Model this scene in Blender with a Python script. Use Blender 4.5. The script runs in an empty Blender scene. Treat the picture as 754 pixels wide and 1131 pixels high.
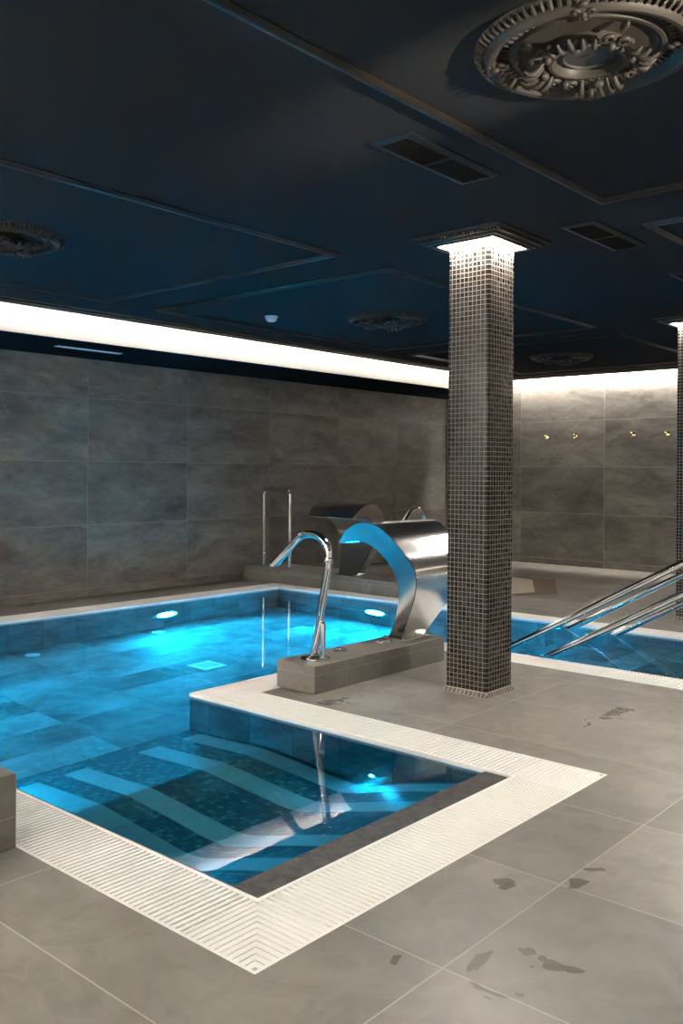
import bpy, bmesh, math, random
from mathutils import Vector, Matrix
random.seed(7)
SC = bpy.context.scene
COL = SC.collection
PI = math.pi

# ------------------------------------------------------------------ dimensions (metres, z = 0 is the pool deck)
XF, YW = 10.8, 7.44                 # far wall, left wall
X0, Y0 = -1.6, -1.7                 # walls behind the camera
ZC = 2.48                           # ceiling
ZS = 2.245                          # underside of the soffit along the left wall
ZT = 2.82                           # top of the light coves
YL, YS = 6.335, 6.45                # ceiling lip / soffit front
XL = 10.69                          # ceiling lip in front of the far wall
WL = -0.015                         # water level
PD = -1.17                          # pool floor

# ------------------------------------------------------------------ object helpers
def box_uv(me):
    uv = me.uv_layers.new(name='UV') if not me.uv_layers else me.uv_layers[0]
    for p in me.polygons:
        n = p.normal; a = max(range(3), key=lambda i: abs(n[i]))
        i, j = ((1, 2), (0, 2), (0, 1))[a]
        for li in p.loop_indices:
            c = me.vertices[me.loops[li].vertex_index].co
            uv.data[li].uv = (c[i], c[j])

def obj(name, bm, mat, parent=None, smooth=None, bevel=0, mods=()):
    me = bpy.data.meshes.new(name)
    bmesh.ops.recalc_face_normals(bm, faces=bm.faces[:]) if mods != 'keep' else None
    bm.to_mesh(me); bm.free()
    box_uv(me)
    me.materials.append(mat)
    o = bpy.data.objects.new(name, me); COL.objects.link(o)
    if parent: o.parent = parent
    if bevel:
        b = o.modifiers.new('bevel', 'BEVEL'); b.width = bevel; b.segments = 2; b.limit_method = 'ANGLE'; b.angle_limit = 0.6
    if smooth is not None:
        for p in me.polygons: p.use_smooth = True
        me.set_sharp_from_angle(angle=math.radians(smooth))
    return o

def thing(name, label, cat, loc=(0, 0, 0), rz=0, group=None):
    o = bpy.data.objects.new(name, None); COL.objects.link(o)
    o.empty_display_size = .1
    o.location = loc; o.rotation_euler = (0, 0, rz)
    return tag(o, label, cat, group)

def tag(o, label, cat, group=None, kind=None):
    o['label'] = label; o['category'] = cat
    if group: o['group'] = group
    if kind: o['kind'] = kind
    return o

def struct(o, label=None):
    o['kind'] = 'structure'
    if label: o['label'] = label
    return o

def copy_tree(o, parent=None):
    c = o.copy(); COL.objects.link(c)
    if parent: c.parent = parent
    for ch in list(o.children): copy_tree(ch, c)
    return c

def box(bm, x0, x1, y0, y1, z0, z1):
    v = [bm.verts.new((x, y, z)) for z in (z0, z1) for y in (y0, y1) for x in (x0, x1)]
    for f in ((0, 2, 3, 1), (4, 5, 7, 6), (0, 1, 5, 4), (2, 6, 7, 3), (0, 4, 6, 2), (1, 3, 7, 5)):
        bm.faces.new([v[i] for i in f])

def quad(bm, *pts):
    return bm.faces.new([bm.verts.new(p) for p in pts])

def prism(bm, pts, z0, z1):
    a = [bm.verts.new((x, y, z0)) for x, y in pts]; b = [bm.verts.new((x, y, z1)) for x, y in pts]
    n = len(pts)
    bm.faces.new(a[::-1]); bm.faces.new(b)
    for i in range(n): bm.faces.new((a[i], a[(i + 1) % n], b[(i + 1) % n], b[i]))

def catmull(P, n=8):
    P = [Vector(p) for p in P]; Q = [P[0] * 2 - P[1]] + P + [P[-1] * 2 - P[-2]]; out = []
    for i in range(1, len(Q) - 2):
        for k in range(n):
            t = k / n; a, b, c, d = Q[i - 1:i + 3]
            out.append(.5 * ((2 * b) + (c - a) * t + (2 * a - 5 * b + 4 * c - d) * t * t + (3 * b - 3 * c + d - a) * t ** 3))
    out.append(P[-1]); return out

def tube(bm, path, r, seg=14, caps=True, flat=None):
    """sweep a circle along a polyline; r may be a list; flat = list of (wide, thin) scale pairs"""
    P = [Vector(p) for p in path]; n = len(P)
    R = r if isinstance(r, (list, tuple)) else [r] * n
    T = [(P[min(i + 1, n - 1)] - P[max(i - 1, 0)]).normalized() for i in range(n)]
    up = Vector((1, 0, 0)) if abs(T[0].x) < .9 else Vector((0, 1, 0))
    u = (up - T[0] * up.dot(T[0])).normalized(); rings = []
    for i in range(n):
        u = (u - T[i] * u.dot(T[i])).normalized(); w = T[i].cross(u)
        fw, ft = flat[i] if flat else (1, 1)
        rings.append([bm.verts.new(P[i] + (u * math.cos(a) * fw + w * math.sin(a) * ft) * R[i]) for a in (2 * PI * k / seg for k in range(seg))])
    for i in range(n - 1):
        for k in range(seg):
            bm.faces.new((rings[i][k], rings[i][(k + 1) % seg], rings[i + 1][(k + 1) % seg], rings[i + 1][k]))
    if caps:
        bm.faces.new(rings[0][::-1]); bm.faces.new(rings[-1])

def lathe(bm, prof, seg=64, closed=False):
    rings = []
    for r, z in prof:
        rings.append([bm.verts.new((r * math.cos(2 * PI * k / seg), r * math.sin(2 * PI * k / seg), z)) for k in range(seg)] if r > 1e-6 else [bm.verts.new((0, 0, z))])
    m = len(rings)
    for i in range(m if closed else m - 1):
        a, b = rings[i], rings[(i + 1) % m]
        for k in range(seg):
            k2 = (k + 1) % seg
            if len(a) == 1 and len(b) == 1: continue
            if len(a) == 1: bm.faces.new((a[0], b[k2], b[k]))
            elif len(b) == 1: bm.faces.new((a[k], a[k2], b[0]))
            else: bm.faces.new((a[k], a[k2], b[k2], b[k]))

def frame_sweep(bm, x0, x1, y0, y1, prof):
    """sweep a profile (offset outwards, z) round a rectangle with mitred corners"""
    rings = [[bm.verts.new((cx + sx * o, cy + sy * o, z)) for o, z in prof]
             for cx, cy, sx, sy in ((x0, y0, -1, -1), (x1, y0, 1, -1), (x1, y1, 1, 1), (x0, y1, -1, 1))]
    m = len(prof)
    for i in range(4):
        a, b = rings[i], rings[(i + 1) % 4]
        for k in range(m): bm.faces.new((a[k], a[(k + 1) % m], b[(k + 1) % m], b[k]))

# ------------------------------------------------------------------ material helpers
class NT:
    def __init__(s, name):
        s.m = bpy.data.materials.new(name); s.m.use_nodes = True
        s.t = s.m.node_tree; s.t.nodes.clear()
        s.out = s.n('ShaderNodeOutputMaterial')
    def n(s, typ, **kw):
        nd = s.t.nodes.new(typ)
        for k, v in kw.items(): setattr(nd, k, v)
        return nd
    def link(s, a, b): s.t.links.new(a, b)
    def put(s, sock, v):
        if hasattr(v, 'is_linked') or isinstance(v, bpy.types.NodeSocket): s.link(v, sock)
        else: sock.default_value = v
    def math(s, op, a, b=0.0, c=None, clamp=False):
        nd = s.n('ShaderNodeMath', operation=op, use_clamp=clamp)
        s.put(nd.inputs[0], a); s.put(nd.inputs[1], b)
        if c is not None: s.put(nd.inputs[2], c)
        return nd.outputs[0]
    def mix(s, f, a, b, mode='MIX'):
        nd = s.n('ShaderNodeMix', data_type='RGBA', blend_type=mode)
        s.put(nd.inputs[0], f)
        s.put(nd.inputs[6], a if not isinstance(a, tuple) else (*a, 1)); s.put(nd.inputs[7], b if not isinstance(b, tuple) else (*b, 1))
        return nd.outputs[2]
    def ramp(s, f, stops):
        nd = s.n('ShaderNodeValToRGB'); cr = nd.color_ramp
        while len(cr.elements) < len(stops): cr.elements.new(.5)
        for e, (p, c) in zip(cr.elements, stops):
            e.position = p; e.color = (*c, 1) if isinstance(c, tuple) else (c, c, c, 1)
        s.put(nd.inputs[0], f); return nd.outputs[0]
    def noise(s, vec, scale, detail=4, rough=.55, dist=0.0):
        nd = s.n('ShaderNodeTexNoise'); s.put(nd.inputs['Vector'], vec)
        nd.inputs['Scale'].default_value = scale; nd.inputs['Detail'].default_value = detail
        nd.inputs['Roughness'].default_value = rough; nd.inputs['Distortion'].default_value = dist
        return nd.outputs[0]
    def bsdf(s, col, rough=.5, metal=0.0, spec=.5, normal=None, **kw):
        nd = s.n('ShaderNodeBsdfPrincipled')
        s.put(nd.inputs['Base Color'], col if not isinstance(col, tuple) else (*col, 1))
        s.put(nd.inputs['Roughness'], rough); s.put(nd.inputs['Metallic'], metal)
        nd.inputs['Specular IOR Level'].default_value = spec
        if normal is not None: s.link(normal, nd.inputs['Normal'])
        s.link(nd.outputs[0], s.out.inputs[0]); return nd
    def bump(s, h, strength=.2, dist=.01):
        nd = s.n('ShaderNodeBump'); s.link(h, nd.inputs['Height'])
        nd.inputs['Strength'].default_value = strength; nd.inputs['Distance'].default_value = dist
        return nd.outputs[0]
    def uvcells(s, su, sv, ou=0, ov=0, gw=.004, gw2=None):
        """tile grid in metres: returns grout mask, per-tile random value/colour, texture vector"""
        uv = s.n('ShaderNodeUVMap', uv_map='UV'); sp = s.n('ShaderNodeSeparateXYZ'); s.link(uv.outputs[0], sp.inputs[0])
        ms, cs = [], []
        for k, (sz, of) in enumerate(((su, ou), (sv, ov))):
            q = s.math('DIVIDE', s.math('SUBTRACT', sp.outputs[k], of), sz)
            fl = s.math('FLOOR', q); fr = s.math('SUBTRACT', q, fl)
            d = s.math('MULTIPLY', s.math('MINIMUM', fr, s.math('SUBTRACT', 1.0, fr)), sz)
            g = gw if k == 0 or gw2 is None else gw2
            ms.append(s.math('SUBTRACT', 1.0, s.math('DIVIDE', s.math('SUBTRACT', d, g * .3), g * .4, clamp=True)))
            cs.append(fl)
        mask = s.math('MAXIMUM', ms[0], ms[1], clamp=True)
        cv = s.n('ShaderNodeCombineXYZ'); s.link(cs[0], cv.inputs[0]); s.link(cs[1], cv.inputs[1])
        wn = s.n('ShaderNodeTexWhiteNoise', noise_dimensions='2D'); s.link(cv.outputs[0], wn.inputs['Vector'])
        vm = s.n('ShaderNodeVectorMath', operation='MULTIPLY_ADD')
        s.link(wn.outputs['Color'], vm.inputs[0]); vm.inputs[1].default_value = (9, 9, 9); s.link(uv.outputs[0], vm.inputs[2])
        return mask, wn.outputs['Value'], wn.outputs['Color'], vm.outputs[0], uv.outputs[0]

def slate(name, su, sv, ou, ov, gw, grout, dark, light, vein, rough=.45, ns=2.2, var=.25, spec=.4, bump=.15, wet=False, streak=None):
    m = NT(name); mask, rv, rc, vec, uv = m.uvcells(su, sv, ou, ov, gw)
    if streak:
        mp = m.n('ShaderNodeMapping'); m.link(vec, mp.inputs[0]); mp.inputs['Rotation'].default_value = (0, 0, math.radians(streak[0])); mp.inputs['Scale'].default_value = (1, streak[1], 1)
        vec = mp.outputs[0]
    n1 = m.noise(vec, ns, 6, .6, .6); n2 = m.noise(vec, ns * 4, 5, .65, 1.2)
    wv = m.n('ShaderNodeTexNoise'); m.link(vec, wv.inputs[0]); wv.inputs['Scale'].default_value = ns * .75
    wv.inputs['Detail'].default_value = 3; wv.inputs['Distortion'].default_value = 2.2
    v = m.math('ABSOLUTE', m.math('SUBTRACT', wv.outputs[0], .5))
    vm = m.math('MULTIPLY', m.math('SUBTRACT', 1.0, m.math('DIVIDE', v, .018, clamp=True)), m.math('MULTIPLY', n2, .35))
    c = m.mix(m.ramp(n1, ((.3, 0.0), (.72, 1.0))), dark, light)
    c = m.mix(m.math('MULTIPLY', m.ramp(n2, ((.42, 0.0), (.75, 1.0))), .45), c, tuple(x * .62 for x in dark))
    c = m.mix(vm, c, vein)
    k = m.math('ADD', m.math('MULTIPLY', rv, var), 1 - var / 2)
    cc = m.n('ShaderNodeCombineColor'); [m.link(k, cc.inputs[i]) for i in range(3)]
    c = m.mix(1.0, c, cc.outputs[0], 'MULTIPLY')
    r = m.math('ADD', m.math('MULTIPLY', n2, .22), rough - .11)
    if wet:
        sp = m.n('ShaderNodeSeparateXYZ'); m.link(uv, sp.inputs[0])
        reg = None
        for (cx, cy, rx, ry) in wet:
            d = m.math('SQRT', m.math('ADD', m.math('POWER', m.math('DIVIDE', m.math('SUBTRACT', sp.outputs[0], cx), rx), 2), m.math('POWER', m.math('DIVIDE', m.math('SUBTRACT', sp.outputs[1], cy), ry), 2)))
            d = m.math('SUBTRACT', 1.0, d, clamp=True)
            reg = d if reg is None else m.math('MAXIMUM', reg, d)
        wn = m.noise(uv, 8, 2, .5, .6)
        w = m.ramp(m.math('ADD', m.math('MULTIPLY', reg, .45), m.math('MULTIPLY', wn, .9)), ((.73, 0.0), (1.0, 1.0)))
        w = m.math('MULTIPLY', w, m.math('MULTIPLY', reg, 3.0, clamp=True))
        c = m.mix(m.math('MULTIPLY', w, .5), c, tuple(x * .6 for x in dark))
        r = m.math('SUBTRACT', r, m.math('MULTIPLY', w, .22))
    c = m.mix(mask, c, grout)
    h = m.math('SUBTRACT', m.math('ADD', m.math('MULTIPLY', n2, .5), m.math('MULTIPLY', n1, .5)), m.math('MULTIPLY', mask, .6))
    m.bsdf(c, r, 0, spec, m.bump(h, bump, .006)); return m.m

def mosaic(name, stops, grout, size=.025, gw=.004, rough=.22, spec=.6, ou=0, ov=0, bump=.5):
    m = NT(name); mask, rv, rc, vec, uv = m.uvcells(size, size, ou, ov, gw)
    n = m.noise(vec, 30, 3)
    c = m.ramp(rv, stops); c = m.mix(m.math('MULTIPLY', n, .35), c, m.ramp(m.math('SUBTRACT', 1.0, rv), stops))
    c = m.mix(mask, c, grout)
    r = m.math('ADD', m.math('MULTIPLY', mask, .5), m.math('ADD', m.math('MULTIPLY', n, .15), rough))
    h = m.math('ADD', m.math('MULTIPLY', mask, -1.0), m.math('MULTIPLY', n, .25))
    m.bsdf(c, r, 0, spec, m.bump(h, bump, .002)); return m.m

def plain(name, col, rough=.5, metal=0.0, spec=.5, ns=0, amt=.15, bump=0, stretch=None, aniso=0):
    m = NT(name); tc = m.n('ShaderNodeTexCoord')
    if not ns: m.bsdf(col, rough, metal, spec); return m.m
    vec = tc.outputs['Object']
    if stretch:
        mp = m.n('ShaderNodeMapping'); m.link(vec, mp.inputs[0]); mp.inputs['Scale'].default_value = stretch; vec = mp.outputs[0]
    n = m.noise(vec, ns, 4)
    c = m.mix(n, tuple(x * (1 - amt) for x in col), tuple(min(1, x * (1 + amt)) for x in col))
    r = m.math('ADD', m.math('MULTIPLY', n, .12), max(.02, rough - .06))
    nb = m.bump(n, bump, .004) if bump else None
    m.bsdf(c, r, metal, spec, nb); return m.m

def emit(name, col, strength):
    m = NT(name); e = m.n('ShaderNodeEmission'); e.inputs[0].default_value = (*col, 1); e.inputs[1].default_value = strength
    m.link(e.outputs[0], m.out.inputs[0]); return m.m

GROUT = (.36, .34, .31)
M_WALLL = slate('wall slate left', 1.195, .6, 4.885, .079, .005, (.20, .19, .175), (.076, .069, .061), (.195, .179, .160), (.24, .222, .2), .55, 1.5, .3, .15, streak=(38, 2.6))
M_WALLF = slate('wall slate far', 1.19, .6, 6.215, .079, .005, (.22, .21, .19), (.076, .069, .061), (.195, .179, .160), (.24, .222, .2), .55, 1.5, .3, .15, streak=(-35, 2.6))
M_FLOOR = slate('floor porcelain', .597, 1.2, 1.22, 1.25, .004, (.40, .37, .33), (.135, .126, .111), (.262, .246, .220), (.28, .26, .235), .36, 1.3, .22, .7, .06,
                wet=[(1.95, 1.12, .38, .3), (2.3, 1.36, .36, .10), (1.78, 1.36, .16, .1), (2.45, 1.22, .3, .12), (4.3, 1.95, .7, .12), (3.6, 3.12, .45, .14)])
M_PLINTH = slate('plinth porcelain', .6, .6, .24, .1, .003, (.24, .22, .20), (.115, .106, .094), (.185, .172, .152), (.2, .187, .165), .45, 2.5, .1, .4, .06)
M_POOL = slate('pool stone tile', .305, .6, .0, -.62, .004, (.012, .018, .02), (.02, .028, .03), (.17, .19, .19), (.30, .33, .33), .45, 2.6, .5, .3, .1)  # toned darker than the floor tile, in place of narrow lamp beams
M_POOLFL = slate('pool floor stone tile', .61, .305, .0, .0, .004, (.09, .11, .12), (.045, .06, .065), (.36, .39, .39), (.5, .54, .54), .45, 1.5, .45, .3, .1)  # lightened against the wall tile to stand in for beams on the floor
M_LIP = slate('wet dark stone', .3, .6, 0, 0, .003, (.03, .03, .03), (.022, .022, .022), (.13, .125, .118), (.2, .2, .19), .35, 22, .3, .4, .1)
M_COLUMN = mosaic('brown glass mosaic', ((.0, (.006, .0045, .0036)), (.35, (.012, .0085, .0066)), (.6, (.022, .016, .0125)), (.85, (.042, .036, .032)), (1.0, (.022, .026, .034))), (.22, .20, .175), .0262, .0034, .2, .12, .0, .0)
M_BASEMOS = mosaic('base mosaic', ((.0, (.05, .04, .033)), (.5, (.09, .075, .062)), (1.0, (.14, .12, .10))), (.34, .31, .27), .0262, .005, .3, .5)
M_LOUNGE = mosaic('blue pool mosaic', ((.0, (.010, .02, .035)), (.3, (.014, .04, .06)), (.55, (.02, .07, .095)), (.8, (.05, .12, .12)), (1.0, (.10, .18, .185))), (.03, .042, .05), .028, .003, .3, .4)
M_STRIP = plain('grey stone strip', (.27, .27, .265), .5, 0, .4, 14, .2)
M_WHITE = plain('white grating plastic', (.88, .87, .84), .45, 0, .4)
M_CHAN = plain('grating channel', (.20, .195, .185), .6)
M_CEIL = plain('charcoal ceiling paint', (.0235, .0250, .0270), .75, 0, .0, 3, .06)
M_TRIM = plain('dark moulding paint', (.0155, .0122, .009), .38, 0, .22)
M_ROSE = plain('rose plaster paint', (.029, .026, .0225), .5, 0, .2)
M_SOFFIT = plain('soffit paint', (.013, .0145, .0165), .7, 0, .0)
M_PLASTER = plain('white plaster', (.80, .77, .72), .8)
M_COVE = plain('cove white paint', (.78, .74, .69), .8)
M_STEEL = plain('brushed stainless steel', (.68, .67, .65), .2, 1.0)
M_STEELS = plain('satin steel side', (.60, .61, .62), .14, 1.0)
M_CHROME = plain('polished chrome', (.74, .74, .74), .07, 1.0)
M_DARKST = plain('dark steel', (.12, .12, .125), .3, 1.0)
M_BRASS = plain('brass', (.78, .60, .30), .16, 1.0)
M_VENT = plain('vent frame paint', (.0085, .0095, .0105), .5, 0, .2)
M_VENTB = plain('vent dark', (.002, .002, .002), .8, 0, .1)
M_SMOKE = plain('white detector plastic', (.62, .66, .7), .45)
M_WOOD = plain('brown timber frame', (.13, .085, .058), .5, 0, .4, 12, .3, 0, (1, 6, 6))
M_CREAM = plain('cream panel', (.42, .38, .31), .5)
M_LED = emit('warm white led', (1.0, .91, .80), 78)
M_LEDF = emit('warm white led far', (1.0, .93, .84), 800)
M_FILLR = emit('warm white fill rear', (1.0, .94, .86), 160)
M_FILLB = emit('warm white fill back', (1.0, .94, .86), 2800)
M_CAP = emit('warm white cap light', (1.0, .92, .83), 520)
M_DOWN = emit('fill downlight lens', (1.0, .94, .86), 620)
M_GLOBE = emit('added lamp globe', (1.0, .92, .80), 32)
M_LENS = emit('blue pool lamp', (.01, .55, 1.0), 1150)

# ------------------------------------------------------------------ setting: floor, basin, walls, ceiling
POOLS = [(.2, 6.65, 3.82, 6.66), (1.765, 3.15, 1.84, 3.83), (5.30, 6.65, 1.6, 3.83)]
HOLES = [(.2, 6.86, 3.55, 6.93), (1.495, 3.42, 1.567, 3.6), (5.04, 6.86, 1.33, 3.6)]
def inside(rs, x, y): return any(a < x < b and c < y < d for a, b, c, d in rs)
def cells(xs, ys, test):
    xs, ys = sorted(set(xs)), sorted(set(ys))
    return [(x0, x1, y0, y1) for x0, x1 in zip(xs, xs[1:]) for y0, y1 in zip(ys, ys[1:]) if test((x0 + x1) / 2, (y0 + y1) / 2)]

bm = bmesh.new()
xs = [X0, XF] + [v for h in HOLES for v in h[:2]]; ys = [Y0, YW] + [v for h in HOLES for v in h[2:]]
for x0, x1, y0, y1 in cells(xs, ys, lambda x, y: not inside(HOLES, x, y)):
    quad(bm, (x0, y0, 0), (x1, y0, 0), (x1, y1, 0), (x0, y1, 0))
bmesh.ops.remove_doubles(bm, verts=bm.verts[:], dist=1e-4)
r = bmesh.ops.extrude_face_region(bm, geom=bm.faces[:])
bmesh.ops.translate(bm, verts=[v for v in r['geom'] if isinstance(v, bmesh.types.BMVert)], vec=(0, 0, -.04))
struct(obj('floor', bm, M_FLOOR))

bm = bmesh.new(); bw = bmesh.new()
xs = [v for h in POOLS for v in h[:2]]; ys = [3.82 if abs(v - 3.83) < .001 else v for h in POOLS for v in h[2:]]
P2 = [(a, b, c, d) for a, b, c, d in POOLS]
cl = cells(xs, ys, lambda x, y: inside(P2, x, y))
for x0, x1, y0, y1 in cl:
    quad(bm, (x0, y0, PD), (x1, y0, PD), (x1, y1, PD), (x0, y1, PD))
    e = .01
    for (ax, ay, bx, by, tx, ty) in ((x0, y0, x1, y0, (x0 + x1) / 2, y0 - e), (x0, y1, x1, y1, (x0 + x1) / 2, y1 + e), (x0, y0, x0, y1, x0 - e, (y0 + y1) / 2), (x1, y0, x1, y1, x1 + e, (y0 + y1) / 2)):
        if not inside(P2, tx, ty): quad(bw, (ax, ay, PD), (bx, by, PD), (bx, by, -.004), (ax, ay, -.004))
fl = obj('pool_floor', bm, M_POOLFL); struct(fl)
struct(obj('pool_wall', bw, M_POOL))

def wall(name, mat, *q):
    bm = bmesh.new(); quad(bm, *q); return struct(obj(name, bm, mat))
bm = bmesh.new(); box(bm, X0, XF, YW, YW + .12, -.04, ZS); struct(obj('wall_left', bm, M_WALLL))
bm = bmesh.new(); box(bm, XF, XF + .12, Y0 - .1, YW + .12, -.04, ZT + .02); struct(obj('wall_far', bm, M_WALLF))
bm = bmesh.new(); box(bm, X0, XF, Y0 - .12, Y0, -.04, ZT); struct(obj('wall_right', bm, M_PLASTER))
bm = bmesh.new(); box(bm, X0 - .12, X0, Y0 - .1, YW + .12, -.04, ZT); struct(obj('wall_back', bm, M_PLASTER))

bm = bmesh.new(); box(bm, X0 + .12, XL, Y0 + .12, YL, ZC, ZC + .10); struct(obj('ceiling', bm, M_CEIL))
bm = bmesh.new(); box(bm, X0 - .12, XF + .12, Y0 - .12, YW + .12, ZT + .02, ZT + .1); struct(obj('cove_slab', bm, M_SOFFIT))
# soffit along the left wall: white front towards the cove, dark underside
bm = bmesh.new(); box(bm, X0, XF, YS + .012, YW + .12, ZS, ZT + .02); struct(obj('soffit', bm, M_SOFFIT))
bm = bmesh.new(); box(bm, X0, XF, YS, YS + .012, ZS + .004, ZT + .02); struct(obj('soffit_front', bm, M_COVE))
# moulded lip round the ceiling edge
prof = [(0, ZC + .05), (0, ZC), (-.075, ZC), (-.07, ZC - .008), (-.045, ZC - .012), (-.042, ZC - .026), (-.018, ZC - .028), (-.012, ZC - .038), (.012, ZC - .040), (.014, ZC + .05)]
bm = bmesh.new(); frame_sweep(bm, X0 + .12, XL, Y0 + .12, YL, prof); struct(obj('trim_1', bm, M_TRIM, smooth=50))
# LED strips hidden behind the lip; right and back ones added as fill
def led(name, mat, *b):
    bm = bmesh.new(); box(bm, *b); return struct(obj(name, bm, mat))
led('led_strip_left', M_LED, X0 + .2, XL - .02, YL + .02, YL + .032, ZC + .012, ZC + .026)
led('led_strip_far', M_LEDF, XL + .02, XL + .032, Y0 + .2, YL - .02, ZC + .012, ZC + .026)
led('fill_strip_right', M_FILLR, 3.2, XL - .02, Y0 + .085, Y0 + .098, ZC + .012, ZC + .026)
led('fill_strip_back', M_FILLB, X0 + .085, X0 + .098, 1.2, YL - .02, ZC + .012, ZC + .026)

# panel mouldings on the ceiling
mp = [(.0, ZC), (.0, ZC - .006), (.006, ZC - .010), (.012, ZC - .020), (.022, ZC - .024), (.032, ZC - .018), (.036, ZC - .008), (.044, ZC - .006), (.044, ZC)]
for i, (x0, x1, y0, y1) in enumerate(((1.03, 4.005, 3.52, 5.85), (1.05, 4.02, .57, 1.905), (4.45, 7.40, 3.52, 5.87), (4.505, 7.40, .57, 1.905), (7.88, 10.25, 3.54, 5.92), (7.88, 10.25, .57, 1.905))):
    bm = bmesh.new(); frame_sweep(bm, x0 + .022, x1 - .022, y0 + .022, y1 - .022, [(o - .022, z) for o, z in mp]); struct(obj(f'trim_{i + 2}', bm, M_TRIM, smooth=60))
# skirting course at the wall foot
bm = bmesh.new(); box(bm, X0, XF, YW - .012, YW, 0, .077); struct(obj('baseboard_left', bm, M_WALLL, bevel=.002))
bm = bmesh.new(); box(bm, XF - .012, XF, Y0, YW - .012, 0, .077); struct(obj('baseboard_far', bm, M_WALLF, bevel=.002))

# ------------------------------------------------------------------ water
m = NT('pool water')
tc = m.n('ShaderNodeTexCoord'); nb = m.bump(m.noise(tc.outputs['Object'], 2.2, 2, .5, .4), .035, .02)
fr = m.n('ShaderNodeFresnel'); fr.inputs['IOR'].default_value = 1.333; m.link(nb, fr.inputs['Normal'])
rf = m.n('ShaderNodeBsdfRefraction'); rf.inputs['IOR'].default_value = 1.333; rf.inputs['Roughness'].default_value = 0
rf.inputs['Color'].default_value = (.42, .90, 1, 1); m.link(nb, rf.inputs['Normal'])
gl = m.n('ShaderNodeBsdfGlossy'); gl.inputs['Roughness'].default_value = 0; m.link(nb, gl.inputs['Normal'])
mx = m.n('ShaderNodeMixShader'); m.link(fr.outputs[0], mx.inputs[0]); m.link(rf.outputs[0], mx.inputs[1]); m.link(gl.outputs[0], mx.inputs[2])
m.link(mx.outputs[0], m.out.inputs[0])
bm = bmesh.new()
for x0, x1, y0, y1 in cl: quad(bm, (x0, y0, WL), (x1, y0, WL), (x1, y1, WL), (x0, y1, WL))
bmesh.ops.remove_doubles(bm, verts=bm.verts[:], dist=1e-4)
w = obj('pool_water', bm, m.m); tag(w, 'still clear blue water filling the pool', 'water', kind='stuff')
if w.data.polygons[0].normal.z < 0: w.data.flip_normals()

# ------------------------------------------------------------------ overflow gratings
GP = .0225
def grate(label, axis, ci, co, i0, i1, o0, o1):
    t = thing('overflow_grate', label, 'grate', (0, 0, 0), 0, 'white overflow grates round the pool')
    s = 1 if co > ci else -1
    def P(a, c): return (c, a) if axis == 'y' else (a, c)
    lerp = lambda a, b, u: a + (b - a) * u
    W = abs(co - ci); e = .014 / W
    def strip(bm, u0, u1, z0, z1):
        c0, c1 = lerp(ci, co, u0), lerp(ci, co, u1)
        pts = [P(lerp(i0, o0, u0), c0), P(lerp(i1, o1, u0), c0), P(lerp(i1, o1, u1), c1), P(lerp(i0, o0, u1), c1)]
        prism(bm, pts, z0, z1)
    bm = bmesh.new(); strip(bm, -.002 / W, e, -.03, 0); obj('inner_frame', bm, M_WHITE, t)
    bm = bmesh.new(); strip(bm, 1 - e * .8, 1, -.03, 0); obj('outer_frame', bm, M_WHITE, t)
    bm = bmesh.new(); strip(bm, e, 1 - e * .8, -.036, -.012); obj('channel', bm, M_CHAN, t)
    bm = bmesh.new(); a = min(i0, o0) + .004; hi = max(i1, o1)
    def urange(a):
        lo, up = e, 1 - e * .8
        for (p, q, sg) in ((i0, o0, 1), (i1, o1, -1)):     # inside when sg*(a - lerp) > 0
            f0, f1 = sg * (a - p), sg * (a - q)
            if f0 < 0 and f1 < 0: return None
            if f0 < 0 or f1 < 0:
                u = f0 / (f0 - f1)
                if f0 < 0: lo = max(lo, u)
                else: up = min(up, u)
        return (lo, up) if up - lo > .01 else None
    while a + .0205 < hi:
        GWD = .0138 if i0 < a < i1 - .0138 else .0185
        r0, r1 = urange(a), urange(a + GWD)
        if r0 and r1:
            pts = [P(a, lerp(ci, co, r0[0])), P(a + GWD, lerp(ci, co, r1[0])), P(a + GWD, lerp(ci, co, r1[1])), P(a, lerp(ci, co, r0[1]))]
            prism(bm, pts, -.02, -.0015)
        a += GP
    # stiffening bars under the slats
    for u in (.2, .4, .6, .8): strip(bm, u - .02, u + .02, -.014, -.0055)
    obj('grate_slats', bm, M_WHITE, t)
    return t
grate('white slatted grate along the left side of the shallow bay, meeting the tiled block', 'y', 1.765, 1.495, 1.84, 3.82, 1.567, 3.55)
grate('white slatted overflow grate along the near side of the shallow bay, nearest the camera', 'x', 1.84, 1.567, 1.765, 3.15, 1.495, 3.42)
grate('white slatted overflow grate along the right side of the shallow bay, beside the fountain plinth', 'y', 3.15, 3.42, 1.84, 3.82, 1.567, 3.55)
grate('white slatted overflow grate running behind the long fountain plinth', 'x', 3.82, 3.55, 3.15, 5.30, 3.42, 5.04)
grate('white slatted grate on the near side of the stair channel, right of the column', 'y', 5.30, 5.04, 1.6, 3.82, 1.33, 3.55)
grate('white slatted overflow grate at the head of the stair channel', 'x', 1.6, 1.33, 5.30, 6.65, 5.04, 6.86)
grate('white slatted grate along the far end of the pool, before the tiled ledge', 'y', 6.65, 6.86, 1.6, 6.66, 1.33, 6.93)
grate('white slatted overflow grate along the foot of the left wall', 'x', 6.66, 6.93, .2, 6.65, .2, 6.86)
grate('white slatted overflow grate behind the low tiled block at the left edge', 'x', 3.82, 3.55, .2, 1.765, .2, 1.495)

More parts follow.
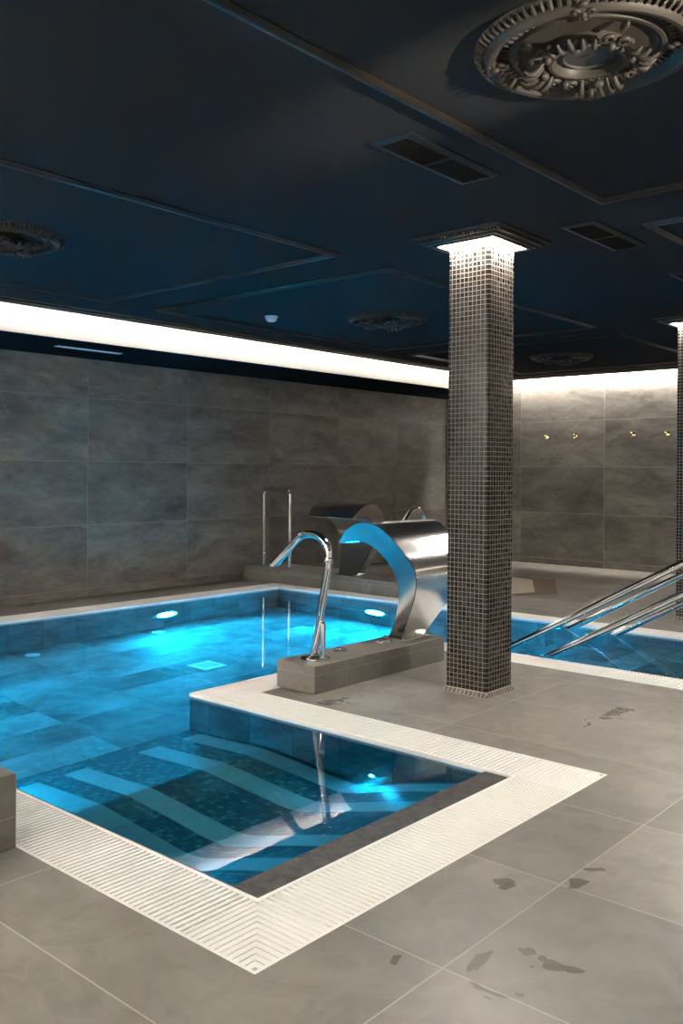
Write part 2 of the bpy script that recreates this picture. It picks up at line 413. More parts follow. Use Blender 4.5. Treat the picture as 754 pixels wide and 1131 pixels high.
# ------------------------------------------------------------------ underwater lounger with stone strips
prof = [(3.82, -.625), (3.7, -.603), (3.5, -.562), (3.32, -.525), (3.25, -.511), (3.22, -.506), (3.19, -.507), (3.1, -.518), (2.95, -.538), (2.8, -.557), (2.7, -.567), (2.62, -.562), (2.54, -.525),
        (2.46, -.47), (2.36, -.395), (2.25, -.315), (2.14, -.24), (2.06, -.185), (2.0, -.13), (1.965, -.08)]
pc = [(p[1], p[2]) for p in catmull([(0, y, z) for y, z in prof], 4)]
lg = thing('underwater_lounger', 'wave-shaped underwater lounger of blue mosaic with grey stone strips in the shallow bay', 'lounger', (0, 0, 0))
def slab(bm, x0, x1, pts, low, lift=0):
    pts = [(y, z + lift) for y, z in pts] + [(pts[-1][0], low), (pts[0][0], low)]
    a = [bm.verts.new((x0, y, z)) for y, z in pts]; b = [bm.verts.new((x1, y, z)) for y, z in pts]; n = len(pts)
    bm.faces.new(a); bm.faces.new(b[::-1])
    for i in range(n): bm.faces.new((a[i], b[i], b[(i + 1) % n], a[(i + 1) % n]))
bm = bmesh.new(); slab(bm, 1.768, 3.147, pc, PD + .002); obj('mosaic_body', bm, M_LOUNGE, lg)
for x0, x1 in ((2.06, 2.185), (2.315, 2.435), (2.725, 2.855), (3.0, 3.115)):
    bm = bmesh.new()
    up = [(y, z + .004) for y, z in pc if y < 3.735]
    n = len(up); a = [bm.verts.new((x0, y, z)) for y, z in up]; b = [bm.verts.new((x1, y, z)) for y, z in up]
    c = [bm.verts.new((x0, y, z - .008)) for y, z in up]; d = [bm.verts.new((x1, y, z - .008)) for y, z in up]
    for i in range(n - 1):
        bm.faces.new((a[i], b[i], b[i + 1], a[i + 1])); bm.faces.new((a[i], a[i + 1], c[i + 1], c[i])); bm.faces.new((b[i + 1], b[i], d[i], d[i + 1]))
    bm.faces.new((a[0], c[0], d[0], b[0])); bm.faces.new((a[-1], b[-1], d[-1], c[-1]))
    obj('stone_strip', bm, M_STRIP, lg)['label'] = 'smooth grey stone strip'
bm = bmesh.new(); box(bm, 1.768, 3.147, 1.842, 1.965, -.4, WL + .008); obj('stone_lip', bm, M_LIP, lg, bevel=.004)['label'] = 'dark mottled stone lip'
bm = bmesh.new(); box(bm, 1.767, 1.788, 1.965, 3.81, -.3, WL + .006); obj('side_lip', bm, M_LIP, lg, bevel=.003)['label'] = 'narrow dark stone edge'

# stairs in the right channel
st = thing('pool_stairs', 'submerged pool stairs of blue-lit stone descending between the two handrails', 'stairs', (0, 0, 0))
y = 1.602
for k, (yn, z) in enumerate(((2.18, -.14), (2.47, -.30), (2.76, -.46), (3.05, -.62), (3.34, -.78), (3.63, -.94))):
    bm = bmesh.new(); box(bm, 5.302, 6.648, y, yn, PD + .002, z); obj('step', bm, M_POOLFL, st, bevel=.006); y = yn

# pool lamps
def pool_lamp(loc, rot, label, r=.115):
    t = thing('pool_light', label, 'pool light', loc, 0, 'underwater lamps'); t.rotation_euler = rot
    bm = bmesh.new(); lathe(bm, [(r * .9, 0), (r * 1.35, 0), (r * 1.35, .012), (r * 1.2, .02), (r * .95, .022)], 40); obj('rim', bm, M_STEELS, t, smooth=40)
    bm = bmesh.new(); lathe(bm, [(0, .024), (r * .5, .023), (r * .95, .016), (r * .95, .002)], 32); obj('lens', bm, M_LENS, t, smooth=50)
pool_lamp((5.2, 6.659, -.62), (PI / 2, 0, 0), 'glowing round underwater lamp on the pool wall below the left tiled wall')
pool_lamp((6.649, 5.36, -.66), (PI / 2, 0, -PI / 2), 'glowing round underwater lamp at the far end of the pool, below the tiled ledge')
pool_lamp((2.55, 6.659, -.62), (PI / 2, 0, 0), 'glowing round underwater lamp at the left edge of the pool')
pool_lamp((3.149, 2.54, -.42), (PI / 2, 0, -PI / 2), 'small bright blue underwater lamp on the right side of the shallow bay', .014)
pool_lamp((1.79, 3.62, -.40), (PI / 2, 0, PI / 2), 'small added underwater lamp on the left side of the shallow bay, under the left grate', .029)  # unseen lamp, added to light the outer end of the lounger
pool_lamp((5.301, 3.3, -.38), (PI / 2, 0, PI / 2), 'added round underwater lamp in the stair channel beside the handrails', .06)  # unseen lamp, added to keep the channel lit blue
# floor drain and return inlets
bm = bmesh.new(); M_DRAIN = plain('white drain grille', (.75, .78, .78), .5)
dr = thing('floor_drain', 'pale square drain grille on the pool floor in front of the near pipe spout', 'drain', (4.52, 5.28, PD), 0)
frame_sweep(bm, -.08, .08, -.08, .08, [(-.012, .001), (-.012, .012), (.026, .012), (.03, .001)]); obj('frame', bm, M_DRAIN, dr)
bm = bmesh.new()
for k in range(9): box(bm, -.068, .068, -.066 + k * .0155, -.058 + k * .0155, .001, .008)
obj('bars', bm, M_DRAIN, dr)
for x, y, l in ((5.0, 6.5, 'small oval-looking pale inlet on the pool floor left of the wall lamp'), (3.78, 6.5, 'small pale round inlet on the pool floor by the left edge')):
    t = thing('floor_inlet', l, 'inlet', (x, y, PD), 0, 'floor inlets')
    bm = bmesh.new(); lathe(bm, [(0, .012), (.03, .012), (.032, .006), (.05, .006), (.06, .001)], 28); obj('cover', bm, M_DRAIN, t, smooth=40)

# ------------------------------------------------------------------ tiled plinths
bm = bmesh.new(); box(bm, 3.575, 4.785, 3.297, 3.585, 0, .15)
tag(obj('fountain_plinth', bm, M_PLINTH, bevel=.003), 'low grey tiled plinth carrying the near pipe spout and large steel cascade', 'plinth')
bm = bmesh.new(); box(bm, .75, 1.492, 2.655, 3.52, 0, .237)
M_BLOCK = slate('block porcelain', .6, .6, .29, -.5, .003, (.28, .26, .23), (.115, .106, .094), (.185, .172, .152), (.2, .187, .165), .45, 2.5, .1, .4, .06)
tag(obj('tiled_block', bm, M_BLOCK, bevel=.003), 'grey tiled block cut by the left edge of the picture', 'plinth')
bm = bmesh.new(); box(bm, 6.862, 7.42, 4.72, 7.425, 0, .145)
tag(obj('tiled_ledge', bm, M_PLINTH, bevel=.003), 'long grey tiled ledge at the far end of the pool under the small steel cascade', 'plinth')

# ------------------------------------------------------------------ steel cascades
OUT = [(-.020, 0), (-.069, .077), (-.126, .171), (-.176, .261), (-.208, .327), (-.227, .395), (-.231, .446), (-.216, .490), (-.186, .541), (-.135, .600), (-.084, .660), (-.017, .708), (.048, .733), (.134, .735), (.213, .709), (.283, .664), (.340, .598)]
INN = [(.081, 0), (.032, .071), (-.018, .159), (-.056, .249), (-.078, .337), (-.080, .38), (-.071, .425), (-.050, .465), (-.014, .515), (.022, .553), (.065, .585), (.118, .605), (.160, .613), (.2, .615), (.257, .612), (.30, .604), (.337, .593)]
def flare(z): return .11 + .22 * max(0, z / .735) ** .9
def make_cascade(label, loc, rz):
    t = thing('cascade_fountain', label, 'fountain', loc, rz, 'steel cascade fountains')
    o = catmull([(0, y, z) for y, z in OUT], 4); i_ = catmull([(0, y, z) for y, z in INN], 4)
    n = len(o); bm = bmesh.new()
    V = [[bm.verts.new((q * flare(p.z), p.y, p.z)) for p, q in ((a, -1), (a, 1), (b, 1), (b, -1))] for a, b in zip(o, i_)]
    for k in range(n - 1):
        for j in (0, 2): bm.faces.new((V[k][j], V[k][j + 1], V[k + 1][j + 1], V[k + 1][j]))
    bm.faces.new(V[0]); bm.faces.new(V[-1][::-1])
    obj('shell', bm, M_STEEL, t, smooth=35)
    for s in (-1, 1):
        bm = bmesh.new(); A = []
        for a, b in zip(o, i_):
            d = b - a; q = d.normalized() * min(.004, d.length * .3)
            A.append([bm.verts.new((s * (flare(p.z) + e), p.y, p.z)) for e in (-.004, .004) for p in (a + q, b - q)])
        for k in range(n - 1):
            for p, q in ((0, 1), (1, 3), (3, 2), (2, 0)): bm.faces.new((A[k][p], A[k][q], A[k + 1][q], A[k + 1][p]))
        bm.faces.new((A[0][0], A[0][1], A[0][3], A[0][2])); bm.faces.new((A[-1][0], A[-1][1], A[-1][3], A[-1][2]))
        obj('side_panel', bm, M_STEELS, t, smooth=35)
    bm = bmesh.new(); box(bm, -.14, .14, -.06, .115, 0, .008); obj('base_plate', bm, M_STEELS, t, bevel=.002)
    for x in (-.128, .128):
        for y in (-.048, .103):
            bm = bmesh.new(); tube(bm, [(x, y, .007), (x, y, .018)], .008, 6); obj('bolt', bm, M_CHROME, t)
    return t
c1 = make_cascade('large curved stainless steel cascade on the near plinth, in front of the mosaic column', (4.62, 3.45, .15), 0)
c2 = copy_tree(c1); c2.location = (7.05, 6.0, .145); c2.rotation_euler = (0, 0, PI / 2)
c2['label'] = 'smaller-looking steel cascade on the far tiled ledge, pouring towards the left'

# pipe spouts
def make_spout(label, loc, rz):
    t = thing('pipe_spout', label, 'fountain', loc, rz, 'chrome pipe spouts')
    path = catmull([(0, 0, .004), (0, -.042, .20), (0, -.095, .45), (0, -.112, .54), (0, -.112, .60), (0, -.085, .655), (0, -.025, .69), (0, .045, .695), (0, .115, .672), (0, .20, .60), (0, .31, .50)], 5)
    n = len(path); fl = [(1 + .9 * max(0, (i / n - .72) / .28), 1 - .62 * max(0, (i / n - .72) / .28)) for i in range(n)]
    bm = bmesh.new(); tube(bm, path, .0225, 18, True, fl); obj('pipe', bm, M_CHROME, t, smooth=50)
    bm = bmesh.new(); tube(bm, [(.004, -.068, .002), (.004, -.068, .19), (.004, -.06, .205)], .0165, 16); obj('brace', bm, M_CHROME, t, smooth=40)
    bm = bmesh.new(); lathe(bm, [(.0, .0), (.085, 0), (.085, .006), (.04, .010), (.028, .022), (.0, .022)], 40)
    bmesh.ops.translate(bm, verts=bm.verts[:], vec=(0, -.02, 0)); obj('flange', bm, M_STEELS, t, smooth=40)
    bm = bmesh.new(); lathe(bm, [(.0235, .545), (.026, .548), (.026, .572), (.0235, .575)], 20)
    bmesh.ops.translate(bm, verts=bm.verts[:], vec=(0, -.112, 0)); obj('collar', bm, M_CHROME, t, smooth=40)
    return t
s1 = make_spout('tall chrome pipe spout with flattened mouth standing on the left end of the near plinth', (3.735, 3.46, .15), 0)
s2 = copy_tree(s1); s2.location = (7.10, 5.22, .145); s2.rotation_euler = (0, 0, PI / 2)
s2['label'] = 'distant chrome pipe spout on the far ledge, its arch showing above the large cascade'
# round buttons on the plinth
for k, (x, y, l) in enumerate(((4.0, 3.497, 'round chrome push button on the plinth nearest the pipe spout'), (4.39, 3.475, 'round chrome push button on the plinth at the foot of the large cascade'))):
    t = thing('push_button', l, 'button', (x, y, .15), 0, 'push buttons on the plinth')
    bm = bmesh.new(); lathe(bm, [(0, 0), (.052, 0), (.052, .006), (.044, .010), (.03, .010), (.03, .004), (0, .004)], 36); obj('bezel', bm, M_STEELS, t, smooth=30)
    bm = bmesh.new(); lathe(bm, [(0, .004), (.026, .004), (.026, .014), (.022, .018), (0, .019)], 28); obj('button', bm, M_CHROME, t, smooth=30)

# grab rail on the far ledge
t = thing('grab_rail', 'narrow upright chrome grab rail standing on the far ledge by the left wall', 'handrail', (7.05, 7.09, .145), 0)
def arc(cx, cz, r, a0, a1, n=8): return [(cx + r * math.cos(a0 + (a1 - a0) * k / n), cz + r * math.sin(a0 + (a1 - a0) * k / n)) for k in range(n + 1)]
hy, top, r = .2, .85, .05
yz = [(-hy, .002), (-hy, .3)] + arc(-hy + r, top - r, r, PI, PI / 2) + arc(hy - r, top - r, r, PI / 2, 0) + [(hy, .3), (hy, .002)]
bm = bmesh.new(); tube(bm, [(0, y, z) for y, z in yz], .022, 16); obj('bar', bm, M_CHROME, t, smooth=50)
for s in (-1, 1):
    bm = bmesh.new(); lathe(bm, [(0, 0), (.038, 0), (.038, .006), (.022, .012), (0, .012)], 24); bmesh.ops.translate(bm, verts=bm.verts[:], vec=(0, s * hy, 0)); obj('flange', bm, M_STEELS, t, smooth=40)

# stair handrails
def handrail(x, label, yu, yl, s=.56):
    t = thing('stair_handrail', label, 'handrail', (x, 1.2, 0), 0, 'handrails of the pool stairs')
    yp = 1.2
    zu = lambda y: s * (yu - y); zl = lambda y: s * (yl - y)
    up = [(3.52, -.775), (3.52, -.30)] + [(3.505, zu(3.49) - .02), (3.46, zu(3.46))] + [(y, zu(y)) for y in (3.2, 2.6, 2.0, 1.5)] + [(1.36, zu(1.36) - .005), (1.27, zu(1.29) - .02), (1.215, .92), (1.2, .84), (1.2, .4), (1.2, .003)]
    lo = [(3.22, -.615), (3.22, -.26), (3.205, zl(3.19) - .02), (3.16, zl(3.16))] + [(y, zl(y)) for y in (2.9, 2.4, 1.9, 1.5, 1.2)]
    for nm, pts in (('upper_tube', up), ('lower_tube', lo)):
        bm = bmesh.new(); tube(bm, [(0, y - yp, z) for y, z in pts], .0225, 16); obj(nm, bm, M_CHROME, t, smooth=50)
    for (y, z) in ((1.2, 0), (3.52, -.78), (3.22, -.62)):
        bm = bmesh.new(); lathe(bm, [(0, 0), (.045, 0), (.045, .006), (.026, .014), (0, .014)], 24); bmesh.ops.translate(bm, verts=bm.verts[:], vec=(0, y - yp, z)); obj('flange', bm, M_STEELS, t, smooth=40)
handrail(5.45, 'double-tube chrome stair handrail on the near side of the stair channel', 3.215, 2.885)
handrail(6.50, 'double-tube chrome stair handrail on the far side of the stair channel', 3.275, 2.905)

# ------------------------------------------------------------------ mosaic columns with lit capitals
def make_column(label, x, y):
    t = thing('mosaic_column', label, 'column', (x, y, 0), 0, 'mosaic columns')
    h = .131
    def ring(bm, hw, r, z, n=4):
        pts = []
        for cx, cy, a0 in ((1, 1, 0), (-1, 1, PI / 2), (-1, -1, PI), (1, -1, 3 * PI / 2)):
            for k in range(n + 1):
                a = a0 + PI / 2 * k / n; pts.append(bm.verts.new((cx * (hw - r) + r * math.cos(a), cy * (hw - r) + r * math.sin(a), z)))
        return pts
    def skin(bm, rings, caps=True):
        for a, b in zip(rings, rings[1:]):
            for k in range(len(a)): bm.faces.new((a[k], a[(k + 1) % len(a)], b[(k + 1) % len(a)], b[k]))
        if caps: bm.faces.new(rings[0][::-1]); bm.faces.new(rings[-1])
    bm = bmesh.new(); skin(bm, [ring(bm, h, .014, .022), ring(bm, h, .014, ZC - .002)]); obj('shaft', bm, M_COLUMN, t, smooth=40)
    bm = bmesh.new(); skin(bm, [ring(bm, h + .020, .018, 0), ring(bm, h + .018, .018, .004), ring(bm, h + .001, .014, .028)]); obj('base_flare', bm, M_BASEMOS, t, smooth=40)
    # capital: stepped moulding hanging from the ceiling
    bm = bmesh.new()
    pr = [(.275, ZC - .0005), (.275, ZC - .008), (.262, ZC - .011), (.258, ZC - .018), (.245, ZC - .020), (.243, ZC - .028), (.228, ZC - .032), (.222, ZC - .040), (.206, ZC - .042), (.200, ZC - .048), (.184, ZC - .048), (.178, ZC - .044), (.178, ZC - .0005)]
    frame_sweep(bm, 0, 0, 0, 0, pr)
    cap = obj('capital', bm, M_TRIM, t, smooth=25)
    bm = bmesh.new(); N = 24
    for k in range(N):
        a = -.232 + .464 * k / (N - 1)
        for s in (-1, 1):
            box(bm, a - .006, a + .006, s * .246 - .012, s * .246 + .012, ZC - .030, ZC - .018)
            box(bm, s * .246 - .012, s * .246 + .012, a - .006, a + .006, ZC - .030, ZC - .018)
    obj('dentils', bm, M_TRIM, cap)
    bm = bmesh.new(); frame_sweep(bm, 0, 0, 0, 0, [(.136, ZC - .026), (.136, ZC - .032), (.175, ZC - .032), (.175, ZC - .026)])
    obj('light_ring', bm, M_CAP, cap)['label'] = 'glowing white light ring'
    return t
k1 = make_column('square brown mosaic column with lit capital in the middle of the deck', 4.272, 2.712)
k2 = copy_tree(k1); k2.location = (7.575, 2.705, 0); k2['label'] = 'second mosaic column, cut off at the right edge of the picture'
k4 = copy_tree(k1); k4.location = (4.27, .10, 0); k4['label'] = 'added lit mosaic column on the open deck, right of the picture'  # unseen column, added for the light from its capital

# ------------------------------------------------------------------ ceiling roses
def make_rose(label, x, y):
    t = thing('ceiling_rose', label, 'ceiling rose', (x, y, ZC), 0, 'plaster ceiling roses')
    bm = bmesh.new(); lathe(bm, [(0, -.002), (.10, -.012), (.16, -.010), (.20, -.012), (.212, -.024), (.224, -.024), (.232, -.012), (.258, -.014), (.268, -.026), (.280, -.040), (.293, -.042), (.303, -.034), (.310, -.018), (.330, -.012), (.335, -.0005), (0, -.0005)], 96)
    base = obj('disc', bm, M_ROSE, t, smooth=35)
    bm = bmesh.new(); N = 84
    for k in range(N):                                             # ribbed outer rim
        a = 2 * PI * k / N; c, s = math.cos(a), math.sin(a)
        pts = [(.307, -.019), (.316, -.025), (.327, -.019), (.334, -.006)]
        tube(bm, [(r * c, r * s, z) for r, z in pts], [.004, .0075, .0075, .005], 6)
    obj('ribbed_rim', bm, M_ROSE, t, smooth=50)
    bm = bmesh.new(); N = 60
    for k in range(N):                                             # inner fluting
        a = 2 * PI * k / N; c, s = math.cos(a), math.sin(a)
        tube(bm, [(r * c, r * s, z) for r, z in ((.236, -.014), (.246, -.018), (.258, -.016))], [.003, .005, .003], 6)
    obj('fluting', bm, M_ROSE, t, smooth=50)
    bm = bmesh.new(); lathe(bm, [(.118, -.008), (.122, -.040), (.114, -.054), (.104, -.054), (.096, -.044), (.092, -.030), (.078, -.028), (.077, -.036), (.071, -.038), (.067, -.032), (.0, -.030), (0, -.004)], 64)
    obj('hub', bm, M_ROSE, t, smooth=35)
    def blob(bm, pos, rx, ry, rz_, yaw, tilt=0):
        mt = Matrix.Translation(pos) @ Matrix.Rotation(yaw, 4, 'Z') @ Matrix.Rotation(tilt, 4, 'Y') @ Matrix.Diagonal((rx, ry, rz_, 1))
        bmesh.ops.create_icosphere(bm, subdivisions=2, radius=1, matrix=mt)
    def scroll(bm, o, yaw, side, R=.02, z=-.05, w=.006):
        pts = []
        for k in range(20):
            q = k / 19; a = side * (q * 2.6 * PI) + PI / 2 * side; rr = R * (1 - .8 * q)
            lx, ly = rr * math.cos(a), rr * math.sin(a)
            pts.append((o[0] + lx * math.cos(yaw) - ly * math.sin(yaw), o[1] + lx * math.sin(yaw) + ly * math.cos(yaw), z - .006 * q))
        tube(bm, pts, [w * (1 - .35 * k / 19) for k in range(20)], 7)
    def leaf(bm, r0, yaw, L=.06, W=.026, z0=-.045, curl=.03):
        """acanthus leaf: fan of five fluted lobes curling outwards and down"""
        for j in range(-2, 3):
            a = yaw + j * .17; sp = 1 - abs(j) * .14
            pts = [(r0 + L * sp * q, z0 - curl * math.sin(q * PI * .75)) for q in (0, .25, .5, .75, 1)]
            ox, oy = -math.sin(yaw) * j * W * .28, math.cos(yaw) * j * W * .28
            tube(bm, [(r * math.cos(a) + ox * .3, r * math.sin(a) + oy * .3, z) for r, z in pts], [.005, .008, .009, .0085, .004], 7)
    for k in range(8):                                             # ring of leaves and scrolls round the hub
        a = 2 * PI * k / 8 + .2
        bm = bmesh.new()
        if k % 2 == 0:
            leaf(bm, .122, a, .085, .034, -.036, .044); blob(bm, (.130 * math.cos(a), .130 * math.sin(a), -.066), .014, .019, .014, a)
        else:
            for sd in (-1, 1):
                b = a + sd * .17; scroll(bm, (.160 * math.cos(b), .160 * math.sin(b)), a, sd, .026, -.050, .009)
            blob(bm, (.198 * math.cos(a), .198 * math.sin(a), -.034), .024, .010, .012, a)
            blob(bm, (.132 * math.cos(a), .132 * math.sin(a), -.062), .013, .013, .013, a)
        obj('acanthus_leaf' if k % 2 == 0 else 'scroll', bm, M_ROSE, t, smooth=60)
    for k in range(4):                                             # clusters bridging the rim
        a = PI / 2 * k + .42
        bm = bmesh.new(); c, s = math.cos(a), math.sin(a)
        for sd in (-1, 1):
            b = a + sd * .075; scroll(bm, (.292 * math.cos(b), .292 * math.sin(b)), a, sd, .016, -.036, .006)
            b = a + sd * .05; blob(bm, (.255 * math.cos(b), .255 * math.sin(b), -.030), .016, .008, .009, a)
        blob(bm, (.238 * c, .238 * s, -.030), .012, .010, .010, a); blob(bm, (.315 * c, .315 * s, -.030), .012, .014, .010, a); blob(bm, (.275 * c, .275 * s, -.040), .014, .010, .010, a)
        obj('rim_cluster', bm, M_ROSE, t, smooth=60)
    return t
r0 = make_rose('large ornate plaster ceiling rose, lit, at the top right corner', 2.53, 1.24)
for x, y, l in ((2.52, 4.685, 'dark ceiling rose cut by the left edge of the picture'), (5.93, 4.69, 'dark ceiling rose above the pool, left of the mosaic column'), (9.06, 4.72, 'most distant dark ceiling rose, near the far wall')):
    c = copy_tree(r0); c.location = (x, y, ZC); c['label'] = l

# unseen spotlight added on the right wall to rake the nearest rose
t = thing('added_spotlight', 'small dark added spotlight on the right wall, aimed along the ceiling', 'spotlight', (2.15, Y0 + .005, 1.6), PI / 2)
bm = bmesh.new(); lathe(bm, [(0, 0), (.05, 0), (.05, .012), (.02, .018), (.02, .05), (0, .05)], 24); bmesh.ops.rotate(bm, verts=bm.verts[:], matrix=Matrix.Rotation(PI / 2, 3, 'Y')); obj('mount', bm, M_DARKST, t, smooth=40)
bm = bmesh.new(); lathe(bm, [(.03, 0), (.045, .01), (.045, .12), (.04, .12), (.04, .03), (0, .03), (.0, 0)], 28)
bmesh.ops.rotate(bm, verts=bm.verts[:], matrix=Matrix.Rotation(PI / 2 - .2, 3, 'Y')); bmesh.ops.translate(bm, verts=bm.verts[:], vec=(.05, 0, .0)); obj('barrel', bm, M_DARKST, t, smooth=40)
L = bpy.data.lights.new('added_spot_lamp', 'SPOT'); L.energy = 1500; L.color = (1, .87, .70); L.spot_size = math.radians(14); L.spot_blend = .8; L.shadow_soft_size = .03
lo = bpy.data.objects.new('added_spot_lamp', L); COL.objects.link(lo); lo.parent = t; lo.location = (.17, 0, .03)
lo.rotation_euler = Vector((-2.9, .33, -.84)).to_track_quat('Z', 'Y').to_euler()

# ------------------------------------------------------------------ ceiling vents, detector, slot diffuser
def make_vent(label, x, y):
    t = thing('ceiling_vent', label, 'vent', (x, y, ZC), 0, 'rectangular ceiling vents')
    hx, hy = .325, .10
    bm = bmesh.new(); frame_sweep(bm, -hx + .034, hx - .034, -hy + .034, hy - .034, [(.034, -.0005), (.034, -.006), (.03, -.009), (.004, -.016), (0, -.014), (0, -.0005)]); obj('frame', bm, M_VENT, t)
    bm = bmesh.new(); box(bm, -hx + .03, hx - .03, -hy + .03, hy - .03, -.003, -.0005); obj('backing', bm, M_VENTB, t)
    bm = bmesh.new()
    for k in range(9):
        yy = -hy + .040 + k * .015
        quad(bm, (-hx + .034, yy - .005, -.004), (hx - .034, yy - .005, -.004), (hx - .034, yy + .004, -.0135), (-hx + .034, yy + .004, -.0135))
    obj('louvres', bm, M_DARKV, t)
    bm = bmesh.new(); box(bm, -.006, .006, -hy + .034, hy - .034, -.0145, -.003); obj('divider', bm, M_VENT, t)
    return t
M_DARKV = plain('vent louvre paint', (.003, .003, .003), .6, 0, .15)
v = make_vent('rectangular ceiling vent nearest the camera, left of the mosaic column', 3.05, 2.15)
for x, l in ((4.61, 'rectangular ceiling vent right of the column capital'), (6.05, 'rectangular ceiling vent cut by the right edge of the picture')):
    c = copy_tree(v); c.location = (x, 2.15, ZC); c['label'] = l
t = thing('smoke_detector', 'small white smoke detector on the dark ceiling above the pool', 'smoke detector', (5.27, 5.38, ZC), 0)
bm = bmesh.new(); lathe(bm, [(0, -.0005), (.055, -.0005), (.055, -.012), (.05, -.014)], 32); obj('base', bm, M_SMOKE, t, smooth=30)
bm = bmesh.new(); lathe(bm, [(.046, -.013), (.048, -.022), (.042, -.036), (.028, -.046), (0, -.048)], 32); obj('dome', bm, M_SMOKE, t, smooth=30)
t = thing('slot_diffuser', 'thin linear slot diffuser in the dark soffit above the left wall', 'vent', (4.51, 6.86, ZS), 0)
bm = bmesh.new(); frame_sweep(bm, -.31, .31, -.014, .014, [(.016, -.0005), (.016, -.005), (0, -.008), (0, -.0005)]); obj('frame', bm, M_COVE, t)
bm = bmesh.new(); box(bm, -.31, .31, -.014, .014, -.003, -.0005); obj('slot', bm, M_VENTB, t)

# unseen downlights added left of the camera to brighten deck and left wall
def make_fill_downlight(label, x, y):
    t = thing('fill_downlight', label, 'downlight', (x, y, ZC), 0, 'added fill downlights beside the camera')
    bm = bmesh.new(); lathe(bm, [(.05, -.0005), (.068, -.0005), (.066, -.006), (.052, -.008), (.05, -.004)], 32, True); obj('ring', bm, M_SMOKE, t, smooth=40)
    bm = bmesh.new(); lathe(bm, [(0, -.003), (.05, -.003), (.05, -.001), (0, -.001)], 28); obj('lens', bm, M_DOWN, t)
    return t
dl = make_fill_downlight('added fill downlight over the left deck, outside the picture, nearest the camera', .45, 2.0)
for x, y, l in ((-.45, 3.1, 'added fill downlight by the back wall, outside the picture'), (.75, 3.9, 'added fill downlight over the left end of the pool, outside the picture'), (.8, 5.6, 'added fill downlight nearest the left wall, outside the picture'), (-.6, .4, 'added fill downlight behind the camera')):
    c = copy_tree(dl); c.location = (x, y, ZC); c['label'] = l

# ------------------------------------------------------------------ hooks on the far wall
def make_hook(label, y, z):
    t = thing('robe_hook', label, 'hook', (XF, y, z), 0, 'brass robe hooks on the far wall')
    bm = bmesh.new(); lathe(bm, [(0, 0), (.030, 0), (.030, .005), (.024, .009), (0, .009)], 28); bmesh.ops.rotate(bm, verts=bm.verts[:], matrix=Matrix.Rotation(-PI / 2, 3, 'Y')); obj('rosette', bm, M_BRASS, t, smooth=40)
    bm = bmesh.new(); tube(bm, [(-.006, 0, .004), (-.03, 0, .004), (-.045, 0, .012)], .008, 10); bmesh.ops.create_icosphere(bm, subdivisions=2, radius=.019, matrix=Matrix.Translation((-.052, 0, .016))); obj('upper_knob', bm, M_BRASS, t, smooth=60)
    bm = bmesh.new(); tube(bm, catmull([(-.006, 0, -.006), (-.022, 0, -.03), (-.045, 0, -.036), (-.052, 0, -.022)], 4), .007, 10); bmesh.ops.create_icosphere(bm, subdivisions=2, radius=.012, matrix=Matrix.Translation((-.053, 0, -.018))); obj('lower_hook', bm, M_BRASS, t, smooth=60)
    return t
h0 = make_hook('brass robe hook on the far wall, first from the mosaic column', 5.83, 1.675)
for y, l in ((5.42, 'brass robe hook on the far wall, second from the mosaic column'), (4.65, 'brass robe hook on the far wall, third from the mosaic column'), (4.22, 'brass robe hook on the far wall nearest the right edge')):
    c = copy_tree(h0); c.location = (XF, y, 1.68); c['label'] = l

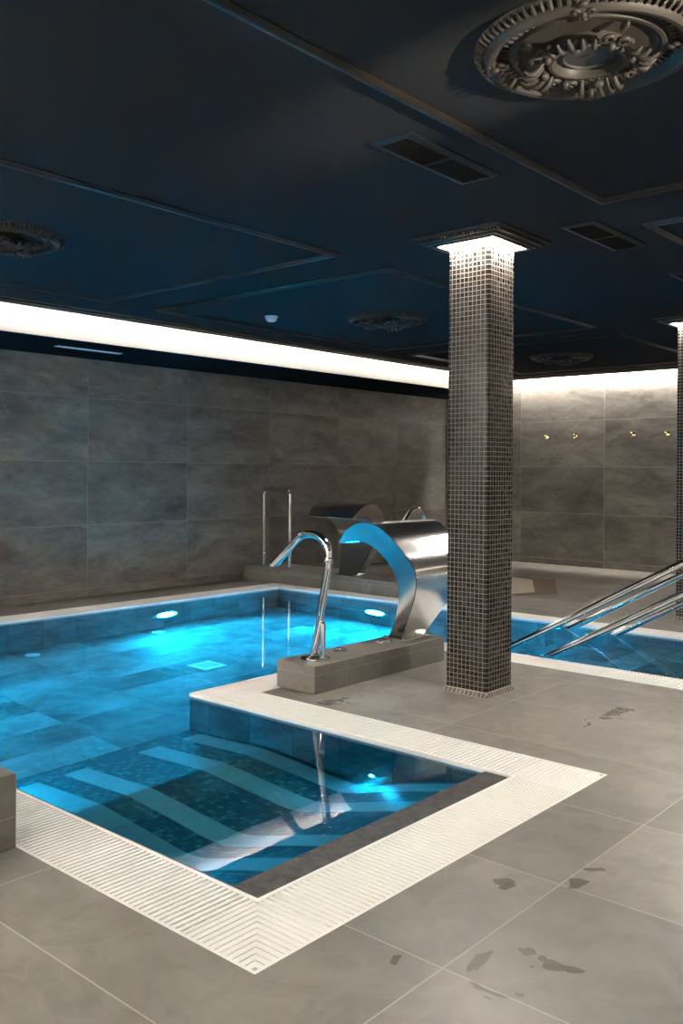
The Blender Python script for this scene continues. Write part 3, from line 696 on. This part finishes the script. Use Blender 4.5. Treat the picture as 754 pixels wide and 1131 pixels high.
# lamp added out of view behind the mosaic column to brighten the far corner
t = thing('added_wall_lamp', 'added round lamp on the far wall near the left corner, hidden behind the mosaic column', 'lamp', (XF - .001, 6.95, 1.9), -PI / 2)
bm = bmesh.new(); lathe(bm, [(0, 0), (.11, 0), (.11, .03), (.10, .035), (0, .035)], 32); bmesh.ops.rotate(bm, verts=bm.verts[:], matrix=Matrix.Rotation(PI / 2, 3, 'X')); obj('base', bm, M_STEELS, t, smooth=40)
bm = bmesh.new(); lathe(bm, [(.095, .036), (.088, .06), (.06, .08), (0, .088)], 32); bmesh.ops.rotate(bm, verts=bm.verts[:], matrix=Matrix.Rotation(PI / 2, 3, 'X')); obj('globe', bm, M_GLOBE, t, smooth=60)

# ------------------------------------------------------------------ framed hatch lying on the far deck
t = thing('floor_hatch', 'low brown-framed hatch with a cream panel on the far deck behind the mosaic column', 'hatch', (0, 0, 0), 0)
Q = [(7.74, 4.57), (8.22, 4.31), (9.21, 4.86), (9.11, 5.38)]
bm = bmesh.new(); prism(bm, Q, 0, .012); obj('frame', bm, M_WOOD, t)
bm = bmesh.new(); prism(bm, [(7.80, 4.585), (8.08, 4.485), (8.95, 5.00), (9.03, 5.30)], .0125, .020); obj('panel', bm, M_CREAM, t)

# ------------------------------------------------------------------ camera and render look
cam = bpy.data.cameras.new('camera'); co = bpy.data.objects.new('camera', cam); COL.objects.link(co)
yaw, rol = math.radians(41.1), math.radians(.4)
rt = Vector((math.sin(yaw), -math.cos(yaw), 0)); fw = Vector((math.cos(yaw), math.sin(yaw), 0)); up = Vector((0, 0, 1))
rr = rt * math.cos(rol) + up * math.sin(rol); uu = up * math.cos(rol) - rt * math.sin(rol)
co.matrix_world = Matrix(((rr.x, uu.x, -fw.x, 0), (rr.y, uu.y, -fw.y, 0), (rr.z, uu.z, -fw.z, 1.197), (0, 0, 0, 1)))
cam.sensor_fit = 'AUTO'; cam.sensor_width = 36; cam.lens = 1002 / 1131 * 36; cam.shift_y = (521 - 565.5) / 1131
cam.clip_start = .05
SC.camera = co
W = bpy.data.worlds.new('world'); SC.world = W; W.use_nodes = True
W.node_tree.nodes['Background'].inputs[0].default_value = (0, 0, 0, 1)
vs = SC.view_settings
vs.view_transform = 'Standard'; vs.look = 'None'; vs.gamma = 1; vs.exposure = 0.0; vs.use_curve_mapping = False
cy = SC.cycles
cy.max_bounces = 14; cy.diffuse_bounces = 6; cy.glossy_bounces = 6; cy.transmission_bounces = 8
cy.sample_clamp_indirect = 80; cy.use_denoising = True; cy.blur_glossy = .3
